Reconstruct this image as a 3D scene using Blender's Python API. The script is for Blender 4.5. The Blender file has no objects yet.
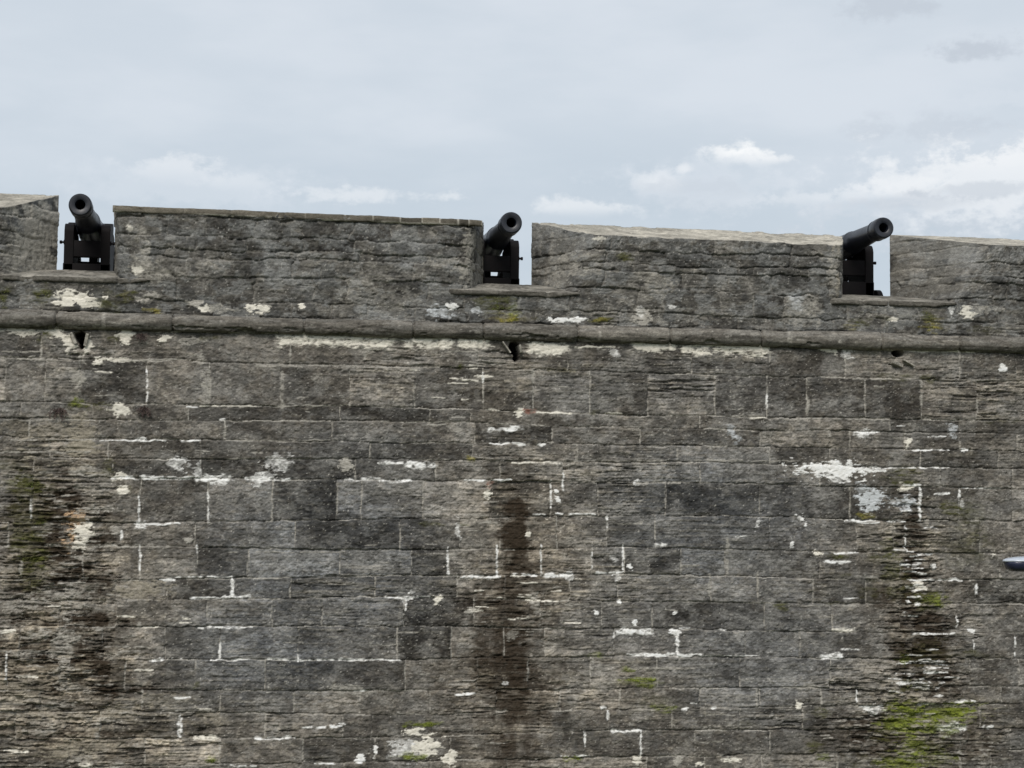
import bpy, bmesh, math, random
import numpy as np
from mathutils import Matrix, Vector

random.seed(7)
SC = bpy.context.scene
COL = SC.collection
EYE = 5.0            # eye height above the moat floor
D = 20.0             # metres from the camera to the wall face (plane y = 0)
F_PX, YAW, PITCH, ROLL = 1768.2, math.radians(8.870), math.radians(4.218), math.radians(0.587)

# ------------------------------------------------------------------ camera
fw = np.array([math.sin(YAW)*math.cos(PITCH), math.cos(YAW)*math.cos(PITCH), math.sin(PITCH)])
r0 = np.array([math.cos(YAW), -math.sin(YAW), 0.0]); u0 = np.cross(r0, fw)
rt = math.cos(ROLL)*r0 + math.sin(ROLL)*u0
up = -math.sin(ROLL)*r0 + math.cos(ROLL)*u0
cam = bpy.data.cameras.new('camera'); cam_o = bpy.data.objects.new('camera', cam); COL.objects.link(cam_o)
cam.sensor_width = 36; cam.lens = F_PX/1024*36; cam.clip_end = 3000; cam.clip_start = .1
m = Matrix(((rt[0], up[0], -fw[0], 0), (rt[1], up[1], -fw[1], -D), (rt[2], up[2], -fw[2], EYE), (0, 0, 0, 1)))
cam_o.matrix_world = m
SC.camera = cam_o

def at(x, y, Y=0.0):
    """survey point -> (s, z) on the wall plane"""
    d = fw*F_PX + rt*(x-512) - up*(y-384)
    k = (D+Y)/d[1]
    return d[0]*k, d[2]*k + EYE

PX = F_PX/D*1.0      # survey units per metre on the wall (about 88)

# ------------------------------------------------------------------ helpers
def props(o, label=None, cat=None, group=None, kind=None):
    if label: o['label'] = label
    if cat: o['category'] = cat
    if group: o['group'] = group
    if kind: o['kind'] = kind
    return o

def empty(name, loc):
    o = bpy.data.objects.new(name, None); COL.objects.link(o); o.location = loc
    o.empty_display_size = .2
    return o

def link(name, me, mat, parent=None):
    o = bpy.data.objects.new(name, me); COL.objects.link(o)
    if mat: me.materials.append(mat)
    if parent:
        o.parent = parent
    return o

def from_bm(name, bm, mat, parent=None, smooth=True, loc=None):
    bmesh.ops.recalc_face_normals(bm, faces=bm.faces[:])
    me = bpy.data.meshes.new(name); bm.to_mesh(me); bm.free()
    if smooth:
        me.polygons.foreach_set('use_smooth', [True]*len(me.polygons))
        me.set_sharp_from_angle(angle=math.radians(38))
    o = link(name, me, mat, parent)
    if loc: o.location = loc
    return o

def bm_box(bm, lo, hi, bev=0.0, seg=2):
    vs = [bm.verts.new((x, y, z)) for z in (lo[2], hi[2]) for y in (lo[1], hi[1]) for x in (lo[0], hi[0])]
    fs = [bm.faces.new([vs[i] for i in q]) for q in ((0,2,3,1),(4,5,7,6),(0,1,5,4),(2,6,7,3),(0,4,6,2),(1,3,7,5))]
    if bev:
        es = list({e for f in fs for e in f.edges})
        bmesh.ops.bevel(bm, geom=es, offset=bev, segments=seg, profile=.7, affect='EDGES')

def bm_lathe(bm, prof, axis='y', n=40, c=(0,0,0), close=True):
    rings = []
    for a, r in prof:
        ring = []
        for k in range(n):
            t = 2*math.pi*k/n; p, q = r*math.cos(t), r*math.sin(t)
            v = {'y': (p, a, q), 'x': (a, p, q), 'z': (p, q, a)}[axis]
            ring.append(bm.verts.new((v[0]+c[0], v[1]+c[1], v[2]+c[2])))
        rings.append(ring)
    for A, B in zip(rings, rings[1:]):
        for k in range(n):
            bm.faces.new((A[k], A[(k+1)%n], B[(k+1)%n], B[k]))
    if close:
        bm.faces.new(rings[0]); bm.faces.new(rings[-1])

def bm_prism(bm, pts, x0, x1, bev=0.0):
    """side profile pts (y,z) extruded from x0 to x1"""
    A = [bm.verts.new((x0, y, z)) for y, z in pts]; B = [bm.verts.new((x1, y, z)) for y, z in pts]
    n = len(pts); fs = [bm.faces.new(A), bm.faces.new(B[::-1])]
    for k in range(n): fs.append(bm.faces.new((A[k], A[(k+1)%n], B[(k+1)%n], B[k])))
    if bev:
        es = list({e for f in fs[:2] for e in f.edges})
        bmesh.ops.bevel(bm, geom=es, offset=bev, segments=2, profile=.7, affect='EDGES')

# ------------------------------------------------------------------ noise
F32 = np.float32
def _h(i, j, seed):
    n = (i.astype(np.int64)*374761393 + j.astype(np.int64)*668265263 + seed*982451653) & 0xffffffff
    n = ((n ^ (n >> 13))*1274126177) & 0xffffffff
    n = ((n ^ (n >> 16))*2246822519) & 0xffffffff
    return ((n ^ (n >> 15)) & 0xffffff).astype(F32)/F32(0xffffff)

def vn(x, y, seed=0):
    xi = np.floor(x); yi = np.floor(y)
    fx = (x-xi).astype(F32); fy = (y-yi).astype(F32)
    fx = fx*fx*(3-2*fx); fy = fy*fy*(3-2*fy)
    xi = xi.astype(np.int64); yi = yi.astype(np.int64)
    a = _h(xi, yi, seed); b = _h(xi+1, yi, seed); c = _h(xi, yi+1, seed); d = _h(xi+1, yi+1, seed)
    return a + (b-a)*fx + (c-a)*fy + (a-b-c+d)*fx*fy

def fbm(x, y, seed=0, octv=3, gain=.5, lac=2.03):
    o = 0; w = 1; tw = 0
    for k in range(octv):
        o = o + w*vn(x*lac**k + 17.3*k, y*lac**k - 9.1*k, seed+k*31); tw += w; w *= gain
    return o/tw

def sst(a, b, x):
    t = np.clip((x-a)/(b-a), 0, 1); return t*t*(3-2*t)

# ------------------------------------------------------------------ masonry survey
CX = (130, 384, 640, 896)
COURSES = [(331,335,342,350),(360,366,373,379),(404,407,415,419),(420,421,428,432),(439,442,445,449),(459,459,462,467),
           (478,480,482,487),(523,519,515,520),(546,550,547,553),(580,576,574,580),(601,597,602,604),(627,626,629,633),
           (660,660,656,659),(690,691,689,687),(711,715,709,705),(739,738,730,730),(766,762,757,752)]
JOINTS = [[41,115,290,365,440,478,568,692,770,845,960],
 [5,45,80,147,209,282,350,415,483,533,590,648,715,767,807,865,921,977],
 [92,188,340,430,470,600,700,790,890,960],
 [29,225,332,475,552,640,760,850,905],
 [108,200,310,370,473,577,677,770,830,920],
 [113,200,355,436,500,563,700,820,940],
 [33,140,208,272,337,361,423,491,551,598,666,760,850,959],
 [8,122,195,295,400,460,500,557,607,655,770,857,895,980],
 [20,83,140,197,248,340,412,449,497,541,592,624,681,725,820,900,1000],
 [30,116,167,232,290,375,457,505,570,618,711,758,813,866,977],
 [60,116,207,272,322,404,474,540,602,652,765,832,900,957],
 [20,103,165,220,298,397,451,504,545,614,677,745,800,913,974,1015],
 [7,60,125,195,265,405,477,529,590,657,740,830,900,970],
 [40,142,220,294,360,430,496,560,620,700,760,821,858,950],
 [15,100,180,265,343,372,473,540,609,672,740,803,870,980],
 [70,145,220,303,375,450,500,585,641,695,770,850,940,1010]]
CSV = np.array([at(x, 500)[0] for x in CX])
CZ = [np.array([at(x, v)[1] for x, v in zip(CX, row)]) for row in COURSES]
JS = []
rj = random.Random(3)
for k, row in enumerate(JOINTS):
    vm = (COURSES[k][1]+COURSES[k+1][1])/2
    JS.append(sorted(at(x, vm)[0] for x in row))
while CZ[-1].mean() > -0.2:                      # courses below the picture
    CZ.append(CZ[-1] - rj.uniform(.30, .40)); JS.append([])
for js in JS:
    if not js: js.append(rj.uniform(-3, -2.4))
    while js[-1] < 27: js.append(js[-1] + rj.uniform(.6, 1.05))
    while js[0] > -27: js.insert(0, js[0] - rj.uniform(.6, 1.05))
# courses of the parapet (nearly level), given as heights
PZ = [EYE+z for z in (3.70, 3.45, 3.29, 3.08, 2.93, 2.84, 2.63, 2.35, 2.19, 2.05)]
PJ = [[-27] for _ in PZ]
for k, js in enumerate(PJ):
    js[0] += rj.uniform(0, .6)
    while js[-1] < 27: js.append(js[-1] + rj.uniform(.25, .7))

C_ = lambda *a: np.array(a, F32)
WHITE, CREAM, PALE, BEIGE = C_(.80,.79,.76), C_(.74,.70,.61), C_(.36,.34,.30), C_(.29,.26,.205)
STUC = C_(.33,.31,.27)
MOSS, OLIVE, YELLOW = C_(.145,.170,.024), C_(.066,.066,.022), C_(.21,.18,.04)
STAIN, ORANGE, BRICK, BLUISH = C_(.028,.019,.011), C_(.52,.36,.22), C_(.24,.09,.06), C_(.52,.54,.55)

# thin runs of mortar: (x0, y0, x1, y1, thickness, colour)
ST = []
def Hs(col, *items):
    for x0, x1, y, th in items: ST.append((x0, y, x1, y, th, col))
def Vs(col, *items):
    for x, y0, y1, th in items: ST.append((x, y0, x, y1, th, col))
Hs(WHITE, (112,180,478,4),(125,160,478,5),(180,195,478,4),(200,222,480,9),(225,236,478,6),(245,290,479,4),(138,143,525,7),
   (195,252,628,2.6),(210,250,660,2),(190,225,598,2.5),(222,250,597,4.5),(145,180,524,2.5),(160,175,580,3),(175,230,577,2.4),(172,186,659,2.5),(175,190,698,2),
   (378,403,463,4),(408,434,465,6),(380,412,481,4),(345,380,479,3.2),(460,500,577,4),(465,512,480,2.2),(385,430,597,2.4),(490,512,430,6),(490,510,444,2.4),
   (512,524,429,5),(512,525,444,3),(538,545,445,3),(512,570,575,4),(596,622,573,3.4),(533,595,514,1.8),(653,666,545,3.5),(618,650,632,6.5),(670,678,631,4),
   (628,700,655,3.5),(640,695,655.5,3),(680,690,628,2),(720,727,630,2),(612,640,731,3.4),(690,697,704,2),(712,716,708,4),(682,688,709,3.5),(598,606,708,4),
   (853,880,432,2.4),(928,946,436,2),(913,950,450,1.8),(885,950,468,1.8),(912,925,468,3),(903,920,485,3.5),(935,950,494,3),(960,1004,488,1.4),
   (845,875,521,3),(888,906,521,2.5),(822,858,553,2.2),(824,850,562,3.4),(900,922,564,2.4),(905,963,580,2.6),(908,920,597,1.6),(912,955,634,2.2),
   (822,840,656,6),(920,935,704,2.6),(955,975,702,4.5),(862,880,708,6),(938,965,728,6),(983,992,727,5),(560,590,756,2),(150,163,660,3),
   (265,300,659,2.2),(300,400,660,1.8),(455,475,694,2.5),(340,345,724,3),(180,200,441,2),(100,165,441,1.6),(186,198,407,2),(220,225,420,3),(136,146,439,4),
   (905,925,655,1.2),(918,935,673,1.5),(922,945,683,1.5),(915,940,688,1.3),(925,950,668,1.2),(905,915,552,1.4),(908,918,556,1.4),(905,925,560,1.2),(300,342,727,3),
   (256,295,738,4),(230,256,766,2),(315,335,764,1.8),(690,760,656,1.2),(340,372,659,2),(355,365,691,2.5),(460,468,694,3))
Hs(CREAM, (283,343,339,15),(354,390,341,14),(409,448,342,13),(463,485,344,11),(533,562,348,13),(637,671,345,11),(687,705,348,14),(717,765,348,12),(742,763,348,15),
   (819,836,349,5),(575,615,347,2),(880,905,349,2.5),(905,1020,351,3),(115,135,334,5),(95,112,372,1.6),(200,256,406,2),(537,572,413,3),(606,622,413,2.8),(722,742,760,4.5),(832,855,630,4.5),
   (5,28,752,4),(0,15,631,4),(195,218,738,5),(750,767,418,2),(512,560,463,2))
rs = random.Random(12)
for cx_, cy_, hw_, hh_, n_, c_ in ((928,672,24,32,30,WHITE),(915,560,16,45,16,WHITE),(60,520,45,40,34,PALE),(70,560,40,60,24,PALE),(880,735,45,28,34,PALE),(955,750,50,18,24,PALE),(515,600,45,30,16,CREAM),
                                   (470,390,45,30,12,CREAM),(60,450,50,26,20,BEIGE),(70,680,60,60,30,PALE),(512,400,500,60,26,PALE),(512,600,500,160,60,PALE),(900,600,120,150,10,WHITE),(120,640,110,110,8,CREAM)):
    for _ in range(n_):
        x_ = rs.gauss(cx_, hw_*.55); y_ = rs.gauss(cy_, hh_*.55); l_ = rs.uniform(3, 11); ST.append((x_-l_, y_, x_+l_, y_+rs.uniform(-.6,.6), rs.uniform(1.0, 2.2), c_))
Hs(PALE, (225,330,406,2),(256,330,421,1.4),(290,340,440,1.2),(575,640,427,1.2),(515,560,464,1.6),(640,670,447,1.4),(708,728,447,1.4),(580,670,461,1.2),
   (690,800,461,1.8),(730,765,416,2.6),(768,890,419,2.2),(853,930,379,1.6),(940,1024,380,1.8),(920,1000,420,1.8),(45,100,545,2.6),(100,170,546,3),(0,20,547,2),
   (105,163,647,1.5),(0,60,652,3),(145,215,711,1.5),(45,85,583,2),(40,80,472,2),(80,110,475,2),(0,30,476,3),(12,35,503,2),(0,50,352,2),(0,45,359,2.4),
   (120,190,360,2.5),(455,490,515,1.6),(478,500,522,3),(256,295,552,1.6),(300,345,552,1.2),(565,600,481,1.5),(610,650,524,1.4),(630,667,574,1.4),(545,597,604,2),
   (575,600,626,3),(593,615,683,2),(512,600,629,1.2),(640,695,668,1.4),(700,735,715,1.5),(803,820,687,4.5),(860,880,577,1.8),(830,856,606,3),(800,830,606,1.2),(700,722,742,2),
   (637,680,483,4),(25,95,440,2),(0,95,420,2),(0,90,452,2.5),(0,60,440,1.5),(456,487,366,1.5),(430,486,352,1.5),(455,505,362,1.4),(256,330,366,2.5),(340,440,367,1.6))
Vs(WHITE, (139,496,520,2.4),(122,530,540,2.8),(208,493,523,2.4),(140,546,570,2.4),(232,577,597,4),(220,641,660,2.6),(180,716,737,5),(31,500,518,2.8),(6,652,680,2),
   (448,548,577,2.8),(497,546,577,2.4),(541,545,573,2.5),(406,597,610,3),(551,480,508,2.2),(563,473,490,2.5),(607,515,528,2.5),(623,545,572,2.6),(592,553,568,2.2),
   (677,632,652,4.5),(614,628,638,4),(641,731,757,2.6),(585,730,747,2.2),(608,711,719,3.4),(298,654,661,2.2),(960,490,504,3.2),(977,584,597,3),(905,525,552,1.8),
   (957,616,628,2.6),(974,632,650,2.2),(1015,635,657,2.6),(857,690,702,2.2),(767,394,416,2.4),(483,373,382,2.2),(147,370,402,2),(197,545,553,2.5),(920,488,520,3.5))
Vs(PALE, (80,372,395,2.6),(41,343,360,2.6),(115,347,359,1.8),(29,420,436,2.2),(188,411,420,1.6),(225,422,436,1.6),(108,442,460,1.4),(209,378,402,4),(282,372,408,5),
   (290,343,366,2.4),(365,352,366,2.2),(483,383,410,1.4),(354,470,480,1.5),(436,464,478,1.2),(337,484,510,2),(272,495,522,2.2),(423,484,508,1.2),(361,487,505,1.2),
   (474,598,612,1.6),(295,522,535,2),(715,376,393,2.6),(715,394,412,1.5),(552,427,440,1.2),(677,448,460,1.6),(578,448,460,1.3),(533,369,382,4),(533,392,408,2),
   (655,525,540,1.6),(681,560,575,1.6),(710,573,596,4),(758,573,597,3),(665,487,502,2),(727,540,575,5),(602,608,628,1.6),(652,612,632,1.8),(528,660,680,2.4),
   (592,660,672,3),(656,670,676,1.6),(757,690,707,3.2),(695,730,745,1.2),(865,380,402,2.6),(921,375,405,4),(977,385,417,3),(807,398,414,5),(813,577,604,2),(832,606,620,3),
   (821,688,706,2.2),(830,665,682,1.2),(960,750,768,4),(249,551,572,2),(21,560,576,4),(83,545,580,1.6),(8,523,547,2),(97,722,740,5),(139,622,630,4),(219,740,752,1.6),
   (125,665,690,1),(142,690,706,2),(265,662,685,1),(294,692,712,2),(303,740,756,1),(405,662,682,1.6),(451,626,655,1.3),(397,628,652,1.2),(504,628,656,1.3),(430,694,710,1))
# patches: (x, y, half width, half height, colour, opacity)
EL = [(25,330,22,4,CREAM,.7),(57,334,10,6,CREAM,.9),(70,341,6,9,CREAM,.8),(88,342,4,9,CREAM,.9),(127,335,7,7,CREAM,.95),(163,339,8,3,CREAM,.9),(192,341,16,3,PALE,.9),
 (100,361,6,3,CREAM,.9),(121,360,10,2,CREAM,.7),(200,359,6,6,PALE,.9),(45,359,14,3,PALE,.8),(82,357,3,5,PALE,.9),(78,379,6,8,PALE,.9),(207,386,6,12,PALE,.9),(122,409,10,6,CREAM,.9),
 (75,420,12,6,BEIGE,.9),(80,447,16,7,BEIGE,1),(82,432,12,6,BEIGE,.9),(40,430,40,9,BEIGE,.5),(178,463,10,6,WHITE,.8),(198,470,4,8,WHITE,.7),(88,472,14,4,PALE,.9),(118,477,8,4,CREAM,.8),
 (123,490,5,3,CREAM,.9),(95,508,7,5,PALE,.9),(110,509,5,4,PALE,.9),(75,518,10,8,ORANGE,.9),(71,535,6,10,ORANGE,.9),(83,531,9,9,CREAM,.95),(79,543,6,6,CREAM,.8),
 (189,540,5,4,PALE,1),(141,590,26,9,BEIGE,.85),(118,530,6,4,PALE,.9),(68,606,14,16,PALE,.8),(60,592,26,6,PALE,.7),(62,650,11,20,PALE,.8),(70,640,14,6,PALE,.8),(20,602,25,8,PALE,.7),(45,634,12,5,PALE,.8),(64,675,8,14,PALE,.75),(75,690,14,5,PALE,.6),(25,655,18,3,PALE,.7),(110,655,12,3,PALE,.7),(60,705,20,4,PALE,.7),(105,722,14,3,PALE,.7),(40,732,16,3,PALE,.7),(85,760,16,4,PALE,.7),(140,745,14,3,PALE,.6),
 (20,690,22,14,BEIGE,.5),(45,716,24,5,BEIGE,.8),(120,711,24,7,BEIGE,.7),(95,745,30,8,BEIGE,.5),(65,752,20,5,BEIGE,.8),(213,716,12,6,BEIGE,.5),(170,702,24,6,BEIGE,.4),
 (75,590,25,10,PALE,.4),(25,575,22,12,BEIGE,.2),(275,463,11,7,WHITE,.7),(347,465,7,6,PALE,1),(258,480,6,6,WHITE,.9),(268,476,6,5,WHITE,.7),(455,430,6,6,PALE,.8),(370,348,10,5,PALE,.8),
 (395,348,12,4,PALE,.5),(270,365,10,5,PALE,.6),(320,378,8,5,PALE,.4),(458,528,3.5,7,WHITE,.9),(408,597,6,5,WHITE,.9),(438,600,5,4,CREAM,.9),(470,612,5,3,PALE,1),
 (488,494,4,5,CREAM,.95),(490,485,4,3,BRICK,.65),(518,412,5,4,CREAM,1),(526,411,4,2.6,BRICK,.7),(533,411,3,2,BRICK,.5),(547,349,11,5,CREAM,.9),(615,353,6,4,WHITE,.8),(653,347,14,5,CREAM,.8),
 (731,431,6,7,BLUISH,.8),(738,438,5,4,BLUISH,.7),(757,524,3,6,WHITE,.8),(637,483,3,4,WHITE,.9),(630,567,2.6,2.6,WHITE,1),(557,500,3,3,WHITE,1),(557,492,3,2.4,WHITE,1),(614,558,4,3,WHITE,.9),
 (528,534,2.6,4,CREAM,1),(620,602,2,2,WHITE,1),(676,613,2,2,WHITE,1),(596,612,2,2,WHITE,1),(635,622,2.5,3,WHITE,1),(535,600,5,9,PALE,.9),(540,612,5,5,PALE,.6),(513,636,6,5,PALE,.8),
 (569,575,4,6,WHITE,.9),(617,577,3,5,WHITE,.8),(835,470,37,8,WHITE,1),(815,468,19,6,WHITE,1),(868,469,14,4,WHITE,.9),(838,477,12,5,WHITE,.8),(871,500,13,10,BLUISH,1),(862,490,8,6,BLUISH,.7),
 (904,504,13,8,BLUISH,.9),(908,487,8,4,CREAM,1),(801,518,5,3,WHITE,1),(792,545,2.5,4,WHITE,.9),(806,525,2,2,WHITE,1),(818,553,4,3,CREAM,1),(918,585,7,6,CREAM,.9),(849,354,7,6,WHITE,.8),(828,349,9,4,CREAM,.9),
 (1003,368,5,4,WHITE,1),(955,352,40,5,PALE,.6),(909,442,4,6,CREAM,1),(953,429,6,7,BLUISH,.7),(828,431,4,5,PALE,.9),(862,433,7,4,WHITE,.9),(910,425,10,8,PALE,.4),(964,450,4,2.5,WHITE,1),
 (963,505,3,4,WHITE,.9),(994,554,3,2,CREAM,1),(934,567,3,3,WHITE,.9),(970,631,4,3,WHITE,1),(872,710,9,5,WHITE,.9),(955,703,11,4,PALE,.9),(948,728,12,5,WHITE,.8),(799,704,4,3,CREAM,1),
 (903,683,8,2,WHITE,1),(918,598,5,1.6,WHITE,1),(918,604,3,2,WHITE,1),(909,602,3,1.5,WHITE,1),(870,675,8,4,PALE,.4),(800,640,12,8,PALE,.3),(410,750,18,9,WHITE,.85),(425,747,12,9,CREAM,.9),(398,752,8,5,WHITE,.9),
 (360,760,5,4,WHITE,1),(375,748,2,6,WHITE,1),(414,731,8,4,CREAM,.9),(452,757,5,6,CREAM,.9),(446,760,10,2,CREAM,.9),(345,688,14,4,PALE,.9),(360,693,20,3,PALE,.7),(676,633,6,3,WHITE,1),
 (505,683,3,2,WHITE,.6),(638,760,5,4,CREAM,.9),(678,762,4,6,PALE,1),(700,764,5,2,CREAM,1),(115,765,8,4,PALE,.9),(85,766,6,3,CREAM,.8),(840,700,10,3,PALE,.3),
 # parapet band
 (75,299,20,7,CREAM,1),(85,304,12,4,CREAM,1),(65,303,12,3,CREAM,1),(147,299,9,7,PALE,.9),(196,302,7,4,PALE,1),(220,309,16,4,PALE,.9),(205,309,5,4,CREAM,.9),(257,308,11,5,CREAM,1),(301,305,5,4,CREAM,1),
 (440,313,11,6,BLUISH,.9),(452,306,5,3,WHITE,1),(478,311,7,3,BLUISH,.9),(560,320,8,2.5,WHITE,1),(575,320,11,3,WHITE,1),(642,316,9,7,PALE,1),(640,312,4,6,WHITE,.5),(659,321,7,5,PALE,.6),
 (800,312,16,16,PALE,.6),(797,300,6,10,BLUISH,.5),(815,308,7,14,PALE,.5),(952,312,3,5,WHITE,.9),(969,312,8,6,CREAM,.9),(985,309,14,4,PALE,.8),(870,315,5,3,PALE,.9),(894,319,4,2,CREAM,.9),
 (672,307,6,2,WHITE,.7),(43,257,14,7,STUC,.9),(33,230,12,16,STUC,.8),(50,215,10,16,STUC,.9),(52,245,6,22,STUC,.8),(20,255,16,8,STUC,.6),(8,228,8,6,STUC,.5),(30,268,30,3,PALE,.8),
 (140,265,9,14,STUC,.9),(147,252,3,13,PALE,.9),(135,270,5,4,CREAM,.8),(157,275,9,12,STUC,.7),(142,232,7,6,STUC,.7),(130,228,4,3,CREAM,.6),
 (470,255,9,28,STUC,.9),(462,268,12,6,STUC,.7),(446,262,15,5,STUC,.6),(478,240,5,18,STUC,.9),(480,270,5,12,STUC,.8),
 (553,255,13,6,STUC,.8),(572,264,5,7,STUC,.9),(548,275,14,8,STUC,.8),(585,272,20,4,STUC,.8),(561,282,6,5,STUC,.8),(538,248,4,26,STUC,.5),(660,284,14,8,STUC,.7),(590,238,8,3,CREAM,.6),
 (838,245,8,8,BEIGE,.9),(835,270,7,22,STUC,.8),(841,285,4,12,BEIGE,.8),(975,285,20,5,STUC,.4),(700,315,30,8,STUC,.35),(380,300,40,12,STUC,.35),(330,290,20,10,STUC,.2),(600,310,40,8,STUC,.3),
 (430,235,18,3,PALE,.2)]
# growth: (x, y, hw, hh, colour, opacity)
GR = [(30,520,22,46,OLIVE,.4),(34,575,16,22,OLIVE,.7),(28,488,18,14,OLIVE,.95),(34,545,9,14,MOSS,.3),(28,488,14,12,OLIVE,.8),(22,510,10,14,OLIVE,.4),(40,522,5,4,OLIVE,.9),(32,548,14,22,OLIVE,.75),(40,560,9,10,MOSS,.35),(18,540,10,12,OLIVE,.5),(35,570,10,8,OLIVE,.7),(10,485,10,5,OLIVE,.6),
 (85,405,22,5,OLIVE,.8),(78,402,6,4,MOSS,.6),(45,338,6,6,OLIVE,.9),(112,338,9,4,OLIVE,.9),(205,338,12,3,OLIVE,.5),(8,465,20,5,OLIVE,.4),(108,470,6,10,OLIVE,.6),(130,488,3,5,OLIVE,.8),
 (40,294,12,9,OLIVE,.85),(3,298,5,12,OLIVE,.8),(5,288,8,6,OLIVE,.6),(110,310,12,8,OLIVE,.6),(127,297,12,5,OLIVE,.8),(152,311,9,3,YELLOW,.95),(124,296,4,4,YELLOW,.5),(105,300,20,14,OLIVE,.3),
 (495,305,20,12,OLIVE,.75),(510,316,16,6,YELLOW,.6),(512,319,26,2.6,YELLOW,.95),(515,311,8,7,MOSS,.4),(599,320,14,4,OLIVE,.9),(599,320,10,2.5,YELLOW,.6),(480,300,8,6,OLIVE,.5),
 (625,256,9,6,OLIVE,.85),(858,322,12,8,OLIVE,.7),(885,318,10,5,OLIVE,.5),(935,325,14,8,YELLOW,.7),(930,318,12,7,OLIVE,.7),(850,328,8,4,YELLOW,.3),(985,330,20,5,OLIVE,.3),
 (897,376,18,5,OLIVE,.5),(930,380,12,5,OLIVE,.6),(1018,380,10,5,OLIVE,.5),(1000,420,25,5,OLIVE,.3),(472,458,6,4,YELLOW,.6),(430,524,14,3,OLIVE,.8),(465,524,8,3,OLIVE,.7),
 (560,370,14,3,YELLOW,.35),(595,413,8,3,OLIVE,.5),(460,367,5,3,OLIVE,.8),
 (900,478,18,9,OLIVE,.8),(905,470,14,6,OLIVE,.5),(866,515,13,4,YELLOW,.6),(890,545,9,16,OLIVE,.85),(893,565,10,16,MOSS,.3),(880,558,14,6,OLIVE,.7),(838,557,16,3,OLIVE,.8),
 (955,510,14,10,OLIVE,.75),(972,520,20,30,OLIVE,.35),(970,550,30,20,OLIVE,.28),(930,600,18,12,OLIVE,.8),(940,603,10,7,MOSS,.5),(905,585,12,14,OLIVE,.5),(870,590,16,12,OLIVE,.4),(785,606,9,6,OLIVE,.7),(830,603,10,2,OLIVE,.6),(845,575,10,2,OLIVE,.6),
 (905,660,7,8,MOSS,.6),(915,685,20,8,OLIVE,.6),(925,655,30,18,OLIVE,.3),(975,655,30,5,OLIVE,.5),(895,700,10,12,OLIVE,.7),(935,713,54,10,MOSS,1.),(905,706,22,9,MOSS,.9),(960,711,26,11,MOSS,.95),(903,726,28,13,MOSS,.85),(914,744,16,26,MOSS,.85),(940,728,30,8,MOSS,.6),(900,765,30,10,MOSS,.6),(893,575,12,26,OLIVE,.6),(937,602,14,9,MOSS,.5),
 (900,760,22,10,MOSS,.5),(935,758,26,9,MOSS,.55),(930,745,24,10,OLIVE,.5),(885,735,14,8,OLIVE,.5),(815,745,12,9,OLIVE,.6),(822,758,9,4,MOSS,.5),(820,712,12,5,OLIVE,.6),(855,760,20,8,OLIVE,.3),
 (424,725,18,3,MOSS,.95),(410,724,7,3,MOSS,.9),(412,757,20,3,MOSS,.8),(408,755,6,4,MOSS,.8),(638,682,24,4,MOSS,.9),(652,684,6,7,MOSS,.8),(645,686,14,4,OLIVE,.8),(598,655,10,3,MOSS,.7),(625,669,8,3,MOSS,.6),(662,708,16,4,MOSS,.6),
 (577,758,12,4,MOSS,.8),(655,700,24,6,OLIVE,.3),(212,760,7,5,MOSS,.8),(195,685,6,3,OLIVE,.7),(740,725,20,4,OLIVE,.3)]
# damp dark stains: (x, y, hw, hh, opacity)
DK = [(517,510,17,12,.93),(515,535,20,22,.88),(517,562,21,18,.8),(520,540,12,36,.8),(514,600,38,40,.62),(508,660,44,50,.60),(512,730,48,60,.5),(516,690,18,110,.2),(495,640,26,30,.4),(530,700,30,30,.4),(478,600,26,30,.35),(505,470,24,24,.25),(470,700,60,60,.2),(512,690,22,80,.4),
 (915,540,17,36,.85),(913,570,19,22,.85),(905,530,10,22,.6),(900,600,40,28,.7),(912,600,16,110,.75),(905,640,26,40,.5),(925,650,40,46,.9),(920,620,46,12,.7),(935,680,40,20,.65),(880,738,40,32,.72),(960,742,50,30,.6),(850,730,46,34,.45),(925,700,50,26,.5),(905,490,18,14,.4),(900,430,14,30,.2),(905,400,16,20,.15),
 (70,495,16,8,.9),(78,503,26,6,.8),(52,520,22,16,.8),(90,525,20,18,.7),(40,555,30,22,.75),(75,560,30,20,.55),(30,590,30,14,.55),(100,585,20,12,.55),(85,622,50,12,.85),(90,590,30,12,.7),(30,640,34,20,.75),(75,655,42,26,.75),(90,680,32,18,.7),(40,600,40,20,.5),(25,665,30,14,.6),(50,720,50,20,.35),(110,760,60,14,.3),(20,525,24,24,.4),(110,540,14,12,.4),
 (55,500,50,20,.7),(40,540,45,50,.75),(70,575,50,14,.8),(60,620,60,9,.9),(35,655,40,10,.8),(80,645,30,14,.8),(95,668,30,10,.8),(40,690,50,6,.8),(105,618,40,6,.8),(95,540,24,8,.8),(100,515,20,6,.7),(60,705,70,5,.7),(120,690,40,5,.7),(80,735,70,5,.6),(40,745,50,20,.2),(70,690,40,8,.6),(68,473,8,5,.9),(112,695,6,4,.9),(75,470,30,14,.3),(40,460,40,10,.2),(80,340,10,10,.4)]
# how weathered into thin ledges the stone is: (x, y, hw, hh, amount)
ER = [(60,540,70,90,1.),(50,680,95,110,1.),(110,730,110,50,.7),(60,440,70,30,.5),(910,560,40,110,1.),(900,720,110,60,1.),(930,650,60,60,1.),(510,470,70,50,.5),(520,590,95,55,.6),(500,700,90,80,.55),(700,700,120,60,.25),
 (510,360,60,20,.5),(420,500,60,20,.4),(600,670,60,40,.4),(960,740,80,50,.7)]
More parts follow.
